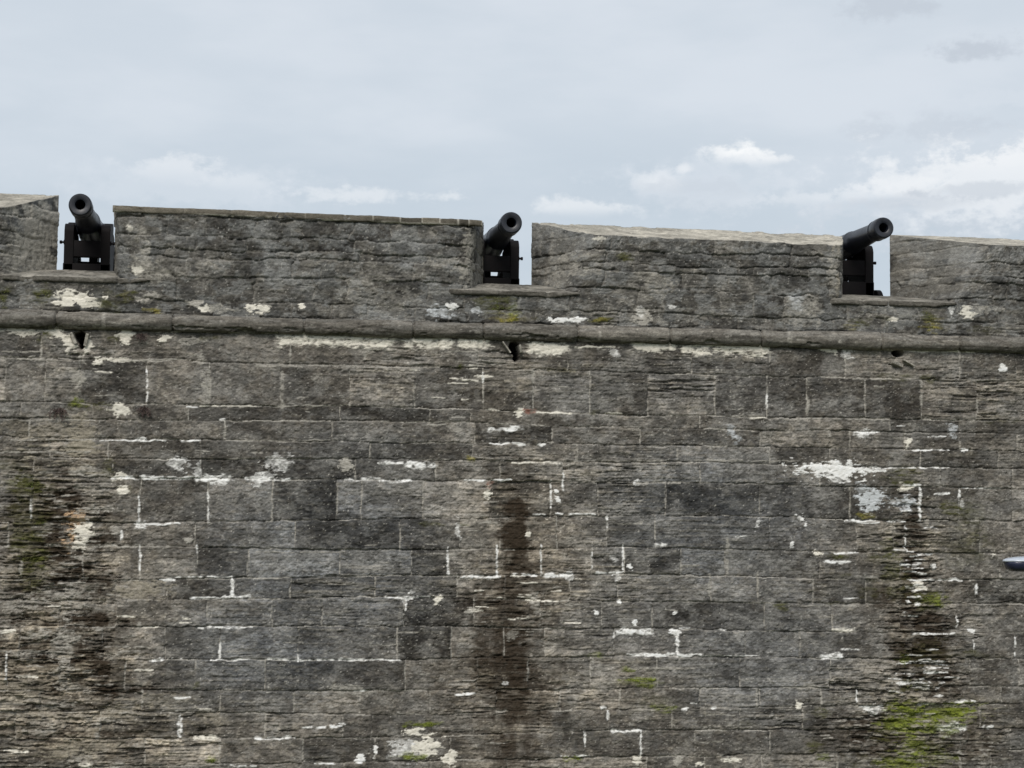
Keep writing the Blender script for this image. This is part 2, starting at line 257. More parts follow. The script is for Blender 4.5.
# bluish-grey smoother film against browner stone: (x, y, hw, hh, amount)
WM = [(525,560,105,110,1.),(510,690,90,100,.8),(60,660,130,150,1.),(60,480,80,60,.7),(130,560,60,50,.5),(920,600,60,140,.35),(930,720,110,60,.4),(600,690,80,50,.5),(510,390,60,60,.6),(90,740,150,40,.9)]
BL = [(330,560,150,110,1.),(700,520,150,90,1.),(560,390,60,30,.5),(260,650,120,60,1.),(760,650,120,90,.8),(360,450,90,30,.6),(700,380,120,30,.4),(620,620,80,60,.5)]

def soft(f, x, y, hw, hh, rag=.35, s0=.55, s1=1.15):
    """soft ragged ellipse on the wall in its own slice of the grid"""
    cs, cz = at(x, y); a, b = hw/PX, hh/PX
    k = 1.35
    i0, i1 = np.searchsorted(f.s, (cs-a*k-.12, cs+a*k+.12)); j0, j1 = np.searchsorted(f.t, (cz-b*k-.12, cz+b*k+.12))
    if i1-i0 < 1 or j1-j0 < 1: return None, None
    sl = (slice(j0, j1), slice(i0, i1))
    ds = (f.S[sl]-cs + f.w1[sl]*min(.09, a*.7))/a; dt = (f.T[sl]-cz + f.w2[sl]*min(.06, b*.7))/b
    r = np.sqrt(ds*ds+dt*dt) + rag*(f.w3[sl]+f.w4[sl])
    return sl, sst(s1, s0, r)

class Field: pass

def masonry(s, t, top=False):
    """height (m, outwards) and base colour of the weathered stone over the grid s x t"""
    f = Field(); f.s, f.t = s.astype(np.float64), t.astype(np.float64)
    S, T = np.meshgrid(s, t); f.S, f.T = S, T
    shp = S.shape
    f.w1 = (fbm(S*9, T*14, 1, 3)-.5)*2; f.w2 = (fbm(S*9, T*14, 2, 3)-.5)*2
    f.w3 = (fbm(S*20, T*38, 3, 4, .65)-.5)*2; f.w4 = (fbm(S*13, T*46, 5, 4, .65)-.5)*2
    # --- which block
    Tw = T + .016*f.w2 + .010*(fbm(S*1.7, T*1.3, 4, 2)-.5)*2
    Sw = S + .013*f.w1
    par = T > EYE+2.09
    Tw = Tw + par*((fbm(S*1.9, T*2.4, 6, 3)-.5)*.07 + .02*f.w1); Sw = Sw + par*((fbm(S*3, T*4, 7, 3)-.5)*.16)
    def blocks(lines, joints, seed):
        k = np.zeros(shp, np.int32)
        up_d = np.full(shp, 9., F32); dn_d = np.full(shp, 9., F32)
        for n, z in enumerate(lines):
            L = z if np.ndim(z) else np.full(shp[1], z)
            d = L[None, :]-Tw                      # > 0 below the line
            k += d > 0
            up_d = np.where(d > 0, np.minimum(up_d, d), up_d); dn_d = np.where(d <= 0, np.minimum(dn_d, -d), dn_d)
        jd = np.full(shp, 9., F32); jid = np.zeros(shp, np.int32)
        for n, js in enumerate(joints):
            mk = k == n+1
            if not mk.any(): continue
            a = np.array(js); v = Sw[mk]; q = np.clip(np.searchsorted(a, v), 1, len(a)-1)
            jd[mk] = np.minimum(np.abs(v-a[q-1]), np.abs(a[q]-v)); jid[mk] = q
        return k, jid, np.minimum(up_d, dn_d), jd
    linesC = [np.interp(s, CSV, z, left=None, right=None) + 0*s for z in CZ]
    sl_ext = lambda z: np.where(s < CSV[0], z[0]+(s-CSV[0])*(z[1]-z[0])/(CSV[1]-CSV[0])*.0, np.where(s > CSV[-1], z[-1], np.interp(s, CSV, z)))
    linesC = [sl_ext(z) for z in CZ]
    kc, jc, hc, vc = blocks(linesC, JS, 0)
    kp, jp, hp, vp_ = blocks(PZ, PJ, 0)
    k = np.where(par, kp+90, kc); j = np.where(par, jp, jc); hd = np.where(par, hp, hc); vd = np.where(par, vp_, vc)
    b1 = _h(k, j, 11); b2 = _h(k, j, 12); b3 = _h(k, j, 13)
    # --- weathering amount
    E = .03 + .34*sst(.46, .70, fbm(S*.9, T*1.5, 20, 3)) + .30*sst(.62, .97, b2)
    E = np.clip(E, .05, .75)
    E = np.where(par, .20+.6*(fbm(S*1.6, T*2.5, 21, 3)-.5)+.25*(b2-.5), E)
    for x, y, hw, hh, a in ER:
        sl, mk = soft(f, x, y, hw, hh, .25, .2, 1.2)
        if sl: E[sl] = np.maximum(E[sl], E[sl]+(a-E[sl])*mk)
    # --- relief
    wv = (fbm(S*1.3, T*2, 30, 3)-.5)*.035 + (b3-.5)*.012*(S % 1.0)
    q1 = fbm(S*1.9+b3*9, (T+wv)*40+b1*50, 31, 3, .6)      # thin beds in the stone
    q2 = fbm(S*4.5+b1*7, (T+wv*.6)*22+b2*40, 33, 4, .6)
    q3 = fbm(S*15, T*24, 35, 4, .62)
    q4 = fbm(S*44, T*56, 37, 2, .6)
    bed = sst(.40, .60, q1)-.5
    h = (b1-.5)*.022 + E*(.013*bed + .036*(q2-.5)) + (.008+.006*E)*(q3-.5)*2 + .008*(q4-.5)*2
    lam_ = fbm(S*1.6+b2*5, (T+wv)*62+b1*33, 53, 3, .6); h += (.001+.011*E*np.where(par, .5, 1))*(sst(.3, .7, lam_)-.5)
    pit = sst(.58, .66, fbm(S*27, T*33, 38, 4, .62)); h -= .009*pit
    big = fbm(S*6.5, T*8.5, 36, 5, .62); h += (.018+.010*par)*(big-.5)
    slit = sst(.37, .28, fbm(S*2.6+b2*7, (T+wv)*27+b3*40, 39, 4, .55))*sst(.22, .70, E)
    h -= .050*slit
    chunk = sst(.60, .64, fbm(S*4.6, T*8.5, 41, 4, .55))*sst(.28, .7, E)    # spalled pockets
    h -= .018*chunk
    plate = sst(.50, .525, fbm(S*3.0, (T+wv)*8.5, 46, 5, .55)) + .8*sst(.52, .54, fbm(S*4.3, (T+wv)*14, 47, 4, .55))
    rough = sst(.5, .95, E)*(~par)
    h += (plate-.8)*.030*rough + .030*rough*(fbm(S*5, (T+wv)*13, 49, 5, .6)-.5)
    jw = .0068
    pres_h = sst(.34, .58, fbm(S*2.3, T*.01+k*3.7, 43, 3)); pres_v = sst(.30, .6, fbm(S*1.1+j*5.1, T*4+k*2.2, 44, 2))
    jh = sst(jw*1.9, jw*.5, hd); jv = sst(jw*1.7, jw*.5, vd)
    rnd = np.exp(-np.minimum(hd, vd*1.1)/.014)*sst(.25, .7, fbm(S*5, T*5, 48, 3))*1.6
    pr_ = .85*sst(.53, .64, fbm(S*3.3, T*4.1, 45, 3, .6))*par
    h -= pr_*(.022*sst(.013, .003, hd) + .020*sst(.013, .003, vd) + .009*np.exp(-np.minimum(hd, vd)/.03)) + par*(.5-b1)*.014
    h -= .007*rnd*(.5+E) + .024*jh*pres_h + .016*jv*pres_v*np.where(par, .6, 1)
    # --- colour: grey crust over buff stone
    blu = np.zeros(shp, F32)
    for x, y, hw, hh, a in BL:
        sl, mk = soft(f, x, y, hw, hh, .3, .3, 1.25)
        if sl: blu[sl] = np.maximum(blu[sl], mk*a)
    crust_w, crust_b = C_(.136,.123,.105), C_(.120,.120,.118)
    darkc, buff = C_(.042,.038,.032), C_(.27,.243,.195)
    lum = fbm(S*3.1, T*5.2, 50, 4, .55)
    col = crust_w*(1-blu[..., None]) + crust_b*blu[..., None]
    tone = (.52+.86*b2)*(.36+1.28*lum)
    tone = tone*(1-.42*(b3 < .16)*(~par))*(1+.30*(b3 > .88)*(~par))*np.where(par, .82, 1)
    col = col*tone[..., None]
    fl = np.clip(sst(.54, .66, q1)*.75*(.10+E) + sst(.56, .64, q2)*.5*sst(.55, 1., E) + .34*plate*rough + sst(.55, .75, q3)*.30 + sst(.58, .76, q2)*.40*E + .35*chunk, 0, .9)   # freshly broken, paler edges
    col = col + (buff*(.75+.5*b1[..., None])-col)*(fl*.62)[..., None]
    dk = sst(.50, .72, fbm(S*1.5, T*4.5, 55, 5, .6))*.60 + sst(.55, .75, fbm(S*9, T*16, 57, 4, .6))*.50
    col = col + (darkc-col)*(np.clip(dk, 0, .85)*.70)[..., None]
    film = sst(.50, .70, fbm(S*2.6, T*3.8, 58, 6, .68))*np.where(par, .62, .55)                                                  # pale lichen film
    col = col + (C_(.20,.19,.172)-col)*film[..., None]
    lam = fbm(S*1.6+b2*5, (T+wv)*62+b1*33, 53, 3, .6); lw = sst(.15, .75, E)*np.where(par, .45, 1)
    col = col + (C_(.30,.27,.22)-col)*(sst(.62, .72, lam)*.42*lw)[..., None]
    col = col + (C_(.032,.029,.025)-col)*(sst(.38, .28, lam)*.55*lw)[..., None]
    mot = fbm(S*19, T*24, 59, 5, .70)
    col = col*(.30+1.40*mot[..., None])
    bl1 = sst(.50, .56, fbm(S*5.2, T*6.8, 51, 6, .68))*np.where(par, .72, .42); bl2 = sst(.53, .60, fbm(S*5.1, T*6.6, 52, 6, .66))*np.where(par, .50, .40)
    col = col + (C_(.205,.198,.182)-col)*(bl1*.62)[..., None]
    col = col + (C_(.046,.044,.040)-col)*bl2[..., None]
    col = col*np.where(par[..., None], C_(.93,.96,.99), C_(1,1,1))
    speck = sst(.80, .88, fbm(S*55, T*75, 60, 2, .5))*.7
    col = col + (PALE-col)*speck[..., None]
    speck = sst(.76, .86, fbm(S*24, T*55, 61, 2, .5))*sst(.5, .75, fbm(S*1.1, T*1.6, 62, 2))
    col = col + (CREAM-col)*(speck*.22*(~par))[..., None]
    warm = np.zeros(shp, F32)
    for x, y, hw, hh, a in WM:
        sl, mk = soft(f, x, y, hw, hh, .35, .2, 1.25)
        if sl: warm[sl] = np.maximum(warm[sl], mk*a)
    lite = 1+.60*warm*sst(.42, .6, fbm(S*4, T*13, 68, 4, .6))
    col = col*(1+(C_(1.03, .995, .945)-1)*warm[..., None])*lite[..., None]
    col = .110*(np.maximum(col, .004)/.110)**1.26*C_(.975,1.,1.05)
    # mortar in the joints
    mj = np.maximum(jv*sst(.35, .65, fbm(S*.9+j*3.3, T*9+k*4.1, 63, 3))*.85, jh*sst(.46, .66, fbm(S*4.7, k*7.7+T*.01, 64, 4, .6))*.8)*np.where(par, .35, 1)
    col = col + (PALE*1.15-col)*mj[..., None]
    # damp stains
    stv = np.zeros(shp, F32)
    streak = .42+.85*sst(.30, .58, fbm(S*8, T*4.2, 66, 5, .6))
    for x, y, hw, hh, a in DK:
        sl, mk = soft(f, x, y, hw, hh, .35, .35, 1.2)
        if sl: stv[sl] = 1-(1-stv[sl])*(1-np.clip(mk*a*streak[sl], 0, 1))
    keep = sst(.52, .58, q1*.45+q2*.55)*.50*sst(.3, .8, E)
    stv = np.clip(stv*(1-keep), 0, .95)
    col = col + (STAIN-col)*stv[..., None]
    f.moss = np.zeros(shp, F32)
    # plaster, mortar runs
    for x, y, hw, hh, c, a in EL:
        sl, mk = soft(f, x, y, hw, hh, .85, .90, 1.10)
        if sl is None: continue
        mk = mk*a*(1-.55*sst(.62, .48, fbm(S[sl]*26, T[sl]*40, 75, 3, .65))*(c is not CREAM)*(a < .95))
        col[sl] += (c*(.80+.35*q3[sl][..., None])-col[sl])*mk[..., None]
        if a > .75: h[sl] += (.006+.3*h[sl]-h[sl])*mk*.7
    for x0, y0, x1, y1, th, c in ST:
        (s0, z0), (s1, z1) = at(x0, y0), at(x1, y1)
        w = max(th*(.43 if th < 6 else .5)/PX, .0052); g = w*2+.05
        i0, i1 = np.searchsorted(f.s, (min(s0, s1)-g, max(s0, s1)+g)); j0, j1 = np.searchsorted(f.t, (min(z0, z1)-g, max(z0, z1)+g))
        if i1-i0 < 1 or j1-j0 < 1: continue
        sl = (slice(j0, j1), slice(i0, i1))
        px_, pz_ = S[sl]-s0+f.w1[sl]*min(.012, w), T[sl]-z0+f.w2[sl]*min(.025, .008+w*.8)
        dx, dz = s1-s0, z1-z0; L2 = dx*dx+dz*dz+1e-9
        uu = np.clip((px_*dx+pz_*dz)/L2, 0, 1)
        d = np.sqrt((px_-uu*dx)**2+(pz_-uu*dz)**2)
        e_ = np.abs(uu-.5)*2*(th < 6)
        wl = w*(.95-.35*e_**3)*(1+1.15*f.w4[sl]+.35*f.w3[sl])
        wl = np.maximum(wl, .001)
        mk = sst(wl*1.2+.003, wl*.62-.001, d)
        gap = sst(.24, .40, fbm(S[sl]*13, T[sl]*13, 70, 2)) if c is not CREAM else 1.0
        wear = sst(.28, .50, fbm(S[sl]*24, T[sl]*44, 74, 3, .65))
        mk = mk*gap*(.25+.75*wear if c is not PALE else .2+.6*wear)
        col[sl] += (c*(.84+.3*q3[sl][..., None])-col[sl])*mk[..., None]
        h[sl] += (.004+.4*h[sl]-h[sl])*mk*.6
    for x, y, hw, hh, c, a in GR:
        sl, mk = soft(f, x, y, hw, hh, .55, .45, 1.15)
        if sl is None: continue
        mk = mk*a*(.62+.9*fbm(S[sl]*16, T[sl]*40, 72, 3, .6)); mk = np.clip(mk, 0, .96)
        mk = mk*(1-.75*sst(.50, .58, q1[sl]*.4+q2[sl]*.6))*(.45+.55*sst(.36, .52, fbm(S[sl]*9, T[sl]*22, 76, 4, .62)))
        col[sl] += (c*(.55+.9*q3[sl][..., None])-col[sl])*mk[..., None]
        if c is MOSS or c is YELLOW: f.moss[sl] = np.maximum(f.moss[sl], mk)
        else: f.moss[sl] = np.maximum(f.moss[sl], mk*.55)
        h[sl] += .008*mk
    # three drain holes under the moulding
    for x, y, hw, hh in ((80,336,7.5,7),(82,342,3.5,6),(514,347,7,6),(517,354,3.5,6),(899,354,7.5,4.5)):
        sl, mk = soft(f, x, y, hw, hh, .12, .75, 1.05)
        if sl: h[sl] -= .34*mk; col[sl] += (C_(.03,.027,.024)-col[sl])*(mk*.8)[..., None]
    f.h = h.astype(F32); f.col = np.clip(col, .008, .8).astype(F32)
    return f

# ------------------------------------------------------------------ materials
def nd(nt, typ, **kw):
    n = nt.nodes.new(typ)
    for k, v in kw.items():
        if k in n.inputs: n.inputs[k].default_value = v
        else: setattr(n, k, v)
    return n

def stone_material(name, bump=.35):
    m = bpy.data.materials.new(name); m.use_nodes = True; nt = m.node_tree; L = nt.links.new
    bs = nt.nodes['Principled BSDF']; bs.inputs['Roughness'].default_value = .93
    bs.inputs['Specular IOR Level'].default_value = .22
    a = nd(nt, 'ShaderNodeAttribute', attribute_name='tint')
    tc = nd(nt, 'ShaderNodeTexCoord')
    mp = nd(nt, 'ShaderNodeMapping'); mp.inputs['Scale'].default_value = (1, 1, 2.2)
    L(tc.outputs['Object'], mp.inputs['Vector'])
    n1 = nd(nt, 'ShaderNodeTexNoise', Scale=42.0, Detail=4.0, Roughness=.7)
    n2 = nd(nt, 'ShaderNodeTexNoise', Scale=120.0, Detail=2.0, Roughness=.6)
    L(mp.outputs[0], n1.inputs['Vector']); L(mp.outputs[0], n2.inputs['Vector'])
    r1 = nd(nt, 'ShaderNodeMapRange'); r1.inputs['From Min'].default_value = .3; r1.inputs['From Max'].default_value = .7
    r1.inputs['To Min'].default_value = .62; r1.inputs['To Max'].default_value = 1.42
    L(n1.outputs['Fac'], r1.inputs['Value'])
    r2 = nd(nt, 'ShaderNodeMapRange'); r2.inputs['From Min'].default_value = .3; r2.inputs['From Max'].default_value = .7
    r2.inputs['To Min'].default_value = .75; r2.inputs['To Max'].default_value = 1.25
    L(n2.outputs['Fac'], r2.inputs['Value'])
    mu = nd(nt, 'ShaderNodeMath', operation='MULTIPLY'); L(r1.outputs[0], mu.inputs[0]); L(r2.outputs[0], mu.inputs[1])
    lu = nd(nt, 'ShaderNodeRGBToBW'); L(a.outputs['Color'], lu.inputs[0])
    kx = nd(nt, 'ShaderNodeMapRange'); kx.inputs['From Min'].default_value = .15; kx.inputs['From Max'].default_value = .6
    kx.inputs['To Min'].default_value = 1.0; kx.inputs['To Max'].default_value = .25; L(lu.outputs[0], kx.inputs['Value'])
    m1 = nd(nt, 'ShaderNodeMath', operation='SUBTRACT'); L(mu.outputs[0], m1.inputs[0]); m1.inputs[1].default_value = 1.0
    m2 = nd(nt, 'ShaderNodeMath', operation='MULTIPLY_ADD'); L(m1.outputs[0], m2.inputs[0]); L(kx.outputs[0], m2.inputs[1]); m2.inputs[2].default_value = 1.0
    mu = m2
    vm = nd(nt, 'ShaderNodeVectorMath', operation='SCALE'); L(a.outputs['Color'], vm.inputs[0]); L(mu.outputs[0], vm.inputs['Scale'])
    cl = nd(nt, 'ShaderNodeVectorMath', operation='MINIMUM'); L(vm.outputs[0], cl.inputs[0]); cl.inputs[1].default_value = (.8, .8, .8)
    L(cl.outputs[0], bs.inputs['Base Color'])
    bp = nd(nt, 'ShaderNodeBump', Strength=bump, Distance=.012); L(n1.outputs['Fac'], bp.inputs['Height'])
    bp2 = nd(nt, 'ShaderNodeBump', Strength=bump*.6, Distance=.004); L(n2.outputs['Fac'], bp2.inputs['Height']); L(bp.outputs[0], bp2.inputs['Normal'])
    L(bp2.outputs[0], bs.inputs['Normal'])
    return m

def noise_material(name, c0, c1, scale, rough=.8, metal=0., bump=.1, spec=.5, rvar=.0, stretch=(1,1,1)):
    m = bpy.data.materials.new(name); m.use_nodes = True; nt = m.node_tree; L = nt.links.new
    bs = nt.nodes['Principled BSDF']; bs.inputs['Metallic'].default_value = metal; bs.inputs['Specular IOR Level'].default_value = spec
    tc = nd(nt, 'ShaderNodeTexCoord'); mp = nd(nt, 'ShaderNodeMapping'); mp.inputs['Scale'].default_value = stretch
    L(tc.outputs['Object'], mp.inputs['Vector'])
    n = nd(nt, 'ShaderNodeTexNoise', Scale=scale, Detail=5.0, Roughness=.65); L(mp.outputs[0], n.inputs['Vector'])
    cr = nd(nt, 'ShaderNodeValToRGB'); cr.color_ramp.elements[0].position = .35; cr.color_ramp.elements[1].position = .68
    cr.color_ramp.elements[0].color = (*c0, 1); cr.color_ramp.elements[1].color = (*c1, 1)
    L(n.outputs['Fac'], cr.inputs['Fac']); L(cr.outputs['Color'], bs.inputs['Base Color'])
    mr = nd(nt, 'ShaderNodeMapRange'); mr.inputs['To Min'].default_value = rough-rvar; mr.inputs['To Max'].default_value = rough+rvar
    L(n.outputs['Fac'], mr.inputs['Value']); L(mr.outputs[0], bs.inputs['Roughness'])
    bp = nd(nt, 'ShaderNodeBump', Strength=bump, Distance=.01); L(n.outputs['Fac'], bp.inputs['Height']); L(bp.outputs[0], bs.inputs['Normal'])
    return m

M_STONE = stone_material('weathered_coquina')
M_IRON = noise_material('black_painted_iron', (.0045,.0055,.009), (.013,.0155,.025), 14, .40, 0, .14, .5, .12)
M_CARR = noise_material('dark_carriage_iron', (.0025,.002,.0024), (.007,.005,.006), 10, .68, 0, .12, .16, .1)
M_DECK = noise_material('deck_concrete', (.22,.21,.19), (.36,.34,.30), 3, .9)
M_GRASS = noise_material('moat_grass', (.035,.05,.016), (.10,.11,.04), 1.6, .95, 0, .5)
M_MOSS = noise_material('moss_leaf', (.045,.060,.010), (.14,.165,.028), 22, .9)
M_WEED = noise_material('dry_weed', (.045,.030,.030), (.11,.08,.065), 30, .9)
M_LAMP = noise_material('blue_enamel', (.012,.015,.035), (.022,.026,.055), 6, .22, 0, .02, .6, .05)
M_LAMPSHEEN = noise_material('painted_lamp_sheen', (.42,.46,.52), (.52,.56,.62), 8, .3, 0, .02, .5, .05)  # sky reflection on the glossy head, put into a pale colour
M_PIPE = noise_material('lime_crusted_spout', (.16,.15,.13), (.46,.43,.37), 26, .9, 0, .5)

# ------------------------------------------------------------------ grid meshes
def grid_mesh(name, P, C, mat, parent, wrap=False):
    """P (M,N,3) points, C (M,N,3) colours"""
    M, N = P.shape[:2]
    me = bpy.data.meshes.new(name)
    idx = np.arange(M*N, dtype=np.int32).reshape(M, N)
    q = np.stack([idx[:-1, :-1], idx[:-1, 1:], idx[1:, 1:], idx[1:, :-1]], -1).reshape(-1, 4)
    me.vertices.add(M*N); me.vertices.foreach_set('co', P.reshape(-1).astype(F32))
    me.loops.add(q.size); me.loops.foreach_set('vertex_index', q.reshape(-1))
    me.polygons.add(len(q)); me.polygons.foreach_set('loop_start', np.arange(0, q.size, 4, dtype=np.int32))
    me.polygons.foreach_set('use_smooth', np.ones(len(q), bool))
    me.update(calc_edges=True)
    at_ = me.attributes.new('tint', 'FLOAT_COLOR', 'POINT')
    rgba = np.ones((M*N, 4), F32); rgba[:, :3] = C.reshape(-1, 3)
    at_.data.foreach_set('color', rgba.reshape(-1))
    me.validate()
    return link(name, me, mat, parent)

def spaced(a, b, step, A, B, grow=1.12):
    core = list(np.arange(a, b, step))
    x, d = core[-1], step
    while x < B: d = min(d*grow, .35); x += d; core.append(x)
    x, d = a, step
    while x > A: d = min(d*grow, .35); x -= d; core.insert(0, x)
    return np.array(core)

FW = empty('fort_wall', (0, 0, 0))
props(FW, 'long grey weathered coquina fort wall with rounded moulding and cannon gaps, streaked with damp and moss', 'fort wall')

sL, sR = at(-25, 500)[0], at(1049, 500)[0]
GS = spaced(sL, sR, .0105, -25, 27, 1.10)
zb = at(512, 785)[1]
GT = spaced(zb, EYE+2.06, .0082, -0.1, EYE+2.06, 1.10)
f = masonry(GS, GT)
P = np.stack([f.S, -f.h, f.T], -1)
curtain = grid_mesh('curtain', P, f.col, M_STONE, FW)
FC = f

# parapet band between the moulding and the sills
ZS = EYE+2.56
f = masonry(GS, np.append(np.arange(EYE+2.10, ZS-.001, .0085), ZS))
grid_mesh('parapet', np.stack([f.S, -f.h*.85, f.T], -1), f.col, M_STONE, FW)
FP = f

# rounded moulding
TH = np.linspace(-math.pi/2, math.pi/2, 26)
fc_t = EYE + 2.093 + .16*(TH/math.pi)
f = masonry(GS, EYE+8.0+TH*.06)        # its own stretch of stone pattern
prof_w = (fbm(f.S*1.6, f.T*0+3, 81, 3)-.5)
rr = 1 + .30*prof_w + .10*(fbm(f.S*3, TH[:, None]*6+0*f.S, 89, 4, .65)-.5) + .14*(fbm(f.S*7, TH[:, None]*1.2+0*f.S, 82, 3)-.5)
mj_s = np.cumsum(np.random.default_rng(4).uniform(.7, 1.5, 60)) - 26
mjd = np.min(np.abs(f.S[..., None][:1]-mj_s), -1); mid = np.searchsorted(mj_s, f.S[0])
rr = rr - .32*sst(.020, .004, mjd) + (_h(mid, mid*0+3, 9)[None]-.5)*.13 - .30*sst(.64, .70, fbm(f.S*3.3, TH[:, None]*1.6+0*f.S, 83, 4, .6))*(.4+.6*sst(.3, -.9, TH)[:, None])
cy = -.112*np.cos(TH)[:, None]*rr - .35*f.h
cz = EYE + 2.093 + .098*np.sin(TH)[:, None]*rr + .012*prof_w
f2 = fbm(f.S*2.2, TH[:, None]*1.5+0*f.S, 84, 4, .6)
ccol = C_(.14,.128,.110)*(.40+1.1*f2[..., None]) + C_(.05,.047,.04)*sst(.6, .8, fbm(f.S*14, TH[:, None]*4+0*f.S, 85, 3))[..., None]
under = fbm(f.S*3.1, TH[:, None]*2+0*f.S, 86, 3)
ccol = ccol + (C_(.045,.041,.035)-ccol)*(sst(.5, .75, under)*.55)[..., None]
strk = fbm(f.S*3.5, TH[:, None]*7+0*f.S, 87, 4, .6); ccol = ccol*(.55+.9*strk[..., None])
sp = sst(.74, .82, fbm(f.S*16, TH[:, None]*3.5+0*f.S, 88, 3))
ccol = ccol + (PALE-ccol)*(sp*.6)[..., None]
for x, w in ((104, .03), (392, .02), (598, .02), (787, .04)):
    dd = np.abs(f.S-at(x, 325)[0]); ccol = ccol + (PALE-ccol)*(sst(w, w*.4, dd)*sst(.3, .6, f2)*.5)[..., None]
ccol = ccol*(.72+.5*_h(mid, mid*0+8, 9))[None, :, None]
cb = sst(.50, .58, fbm(f.S*4, TH[:, None]*2.2+0*f.S, 91, 6, .66))[..., None]; ccol = ccol + (C_(.21,.20,.18)-ccol)*cb*.45
ccol = ccol*(.45+1.1*fbm(f.S*20, TH[:, None]*3.2+0*f.S, 94, 4, .68)[..., None])
grid_mesh('cordon', np.stack([f.S, cy, cz], -1), np.clip(ccol, .01, .8), M_STONE, FW)

# embrasures: throat (x0,x1), front at sill (x0,x1), front at the top (x0,x1), sole height inside / outside
EMB = [dict(th=(-2.085, -1.440), fb=(-2.56, -1.33), ft=(-2.60, -1.39), sb=(-2.56, -1.00), zi=2.765, zo=2.585),
       dict(th=(2.895, 3.486), fb=(2.62, 3.80), ft=(2.66, 4.10), sb=(2.40, 3.88), zi=2.755, zo=2.575),
       dict(th=(7.396, 8.018), fb=(7.06, 8.47), ft=(7.10, 8.95), sb=(6.97, 8.47), zi=2.752, zo=2.590)]
YB = .90
MERL = [dict(x0=-25.0, e0=None, e1=EMB[0], zf=3.320, sl=.36, st=1.1),
        dict(e0=EMB[0], e1=EMB[1], zf=3.385, sl=.15, zr=3.372, st=.5),
        dict(e0=EMB[1], e1=EMB[2], zf=3.255, sl=.30, zr=3.235),
        dict(e0=EMB[2], e1=None, x1=27.0, zf=3.300, sl=.26)]
def merlon(d):
    step = .0105
    def side(e, left):
        if e is None: return None
        i = 1 if left else 0
        return e['th'][i], e['fb'][i], e['ft'][i]
    a, b = side(d['e0'], True), side(d['e1'], False)
    # s samples of the front, fractions for cheeks
    fb0, ft0 = (a[1], a[2]) if a else (d['x0'],)*2
    fb1, ft1 = (b[1], b[2]) if b else (d['x1'],)*2
    g = GS[(GS > min(fb0, ft0)) & (GS < max(fb1, ft1))]
    nf = len(g); wfr = (g-g[0])/(g[-1]-g[0])
    NV = 100
    tau = np.linspace(0, 1, NV)
    cols = []      # (x(tau), y(tau), nx, ny, s-pattern)
    nc = 70
    if a:
        for q in np.linspace(0, 1, nc, endpoint=False):
            xf = a[1]+(a[2]-a[1])*tau; y = YB*(1-q)
            cols.append((a[0]+(xf-a[0])*q, np.full(NV, y), xf*0+a[0]+(a[2]-a[0])*q))
    for w, s in zip(wfr, g):
        l = fb0+(ft0-fb0)*tau; r = fb1+(ft1-fb1)*tau
        # keep the surveyed grid in the middle, follow the leaning corners at the ends
        x = s + (l-g[0])*max(0, 1-(s-g[0])/.8) + (r-g[-1])*max(0, 1-(g[-1]-s)/.8)
        cols.append((x, np.zeros(NV), x))
    if b:
        for q in np.linspace(0, 1, nc+1)[1:]:
            xf = b[1]+(b[2]-b[1])*tau; y = YB*q
            cols.append((xf+(b[0]-xf)*q, np.full(NV, y), xf*0+b[2]+(b[0]-b[2])*q))
    X = np.stack([c[0] for c in cols], 1); Y = np.stack([c[1] for c in cols], 1)
    # round the arrises
    for _ in range(150):
        X[:, 1:-1] = .25*X[:, :-2]+.5*X[:, 1:-1]+.25*X[:, 2:]; Y[:, 1:-1] = .25*Y[:, :-2]+.5*Y[:, 1:-1]+.25*Y[:, 2:]
    frac = np.clip((X-fb0)/(fb1-fb0), 0, 1)
    zf = EYE + d['zf'] + (d.get('zr', d['zf'])-d['zf'])*frac[-1]
    if not a or not b: zf = np.full(X.shape[1], EYE+d['zf'])
    ztop = zf + d['sl']*Y[-1]
    ztop = ztop + .38*(.022*(fbm(X[-1]*3.2, Y[-1]*3, 90, 5, .62)-.5)*2 - .030*sst(.60, .70, fbm(X[-1]*4.1, Y[-1]*3+5, 99, 4, .6)))*(1-.6*(d.get('zr') is not None and d['sl'] < .2))
    Z = ZS + (ztop[None, :]-ZS)*tau[:, None]
    # pattern coordinates
    spat = X[NV//2] + np.where(X[NV//2] > (fb0+fb1)/2, .4, -.4)*Y[NV//2]
    f = masonry(np.maximum.accumulate(spat+np.arange(len(spat))*1e-7) if True else spat, ZS + (float(ztop.max())-ZS)*tau)
    # sample rows follow real height: interpolate vertically
    rows = (Z-ZS)/(float(ztop.max())-ZS)*(NV-1); r0_ = np.clip(rows.astype(int), 0, NV-2); fr = rows-r0_
    ci = np.arange(X.shape[1])[None, :].repeat(NV, 0)
    H = f.h[r0_, ci]*(1-fr)+f.h[r0_+1, ci]*fr
    Cc = f.col[r0_, ci]*(1-fr[..., None])+f.col[r0_+1, ci]*fr[..., None]
    # lime-washed cheeks
    ch = sst(.03, .25, Y)*sst(.42, .56, fbm(Y*5+X, Z*6, 92, 4, .6)+.06)
    ch = ch*d.get('st', .25)*1.2
    Cc = Cc + (STUC*(.7+.6*fbm(Y*20, Z*20, 93, 2)[..., None])-Cc)*(ch*.8)[..., None]
    gx = np.gradient(X, axis=1); gy = np.gradient(Y, axis=1); ln = np.sqrt(gx*gx+gy*gy)+1e-9
    nx, ny = gy/ln, -gx/ln
    fade = sst(0, .06, 1-tau)[:, None]*.7+.3
    amp = H*np.where(Y > .05, .6, .95)*fade
    Pf = np.stack([X+nx*amp, Y+ny*amp, Z], -1)
    # top slope
    R = np.linspace(0, 1, 34)[1:]
    xt, yt = Pf[-1, :, 0], Pf[-1, :, 1]
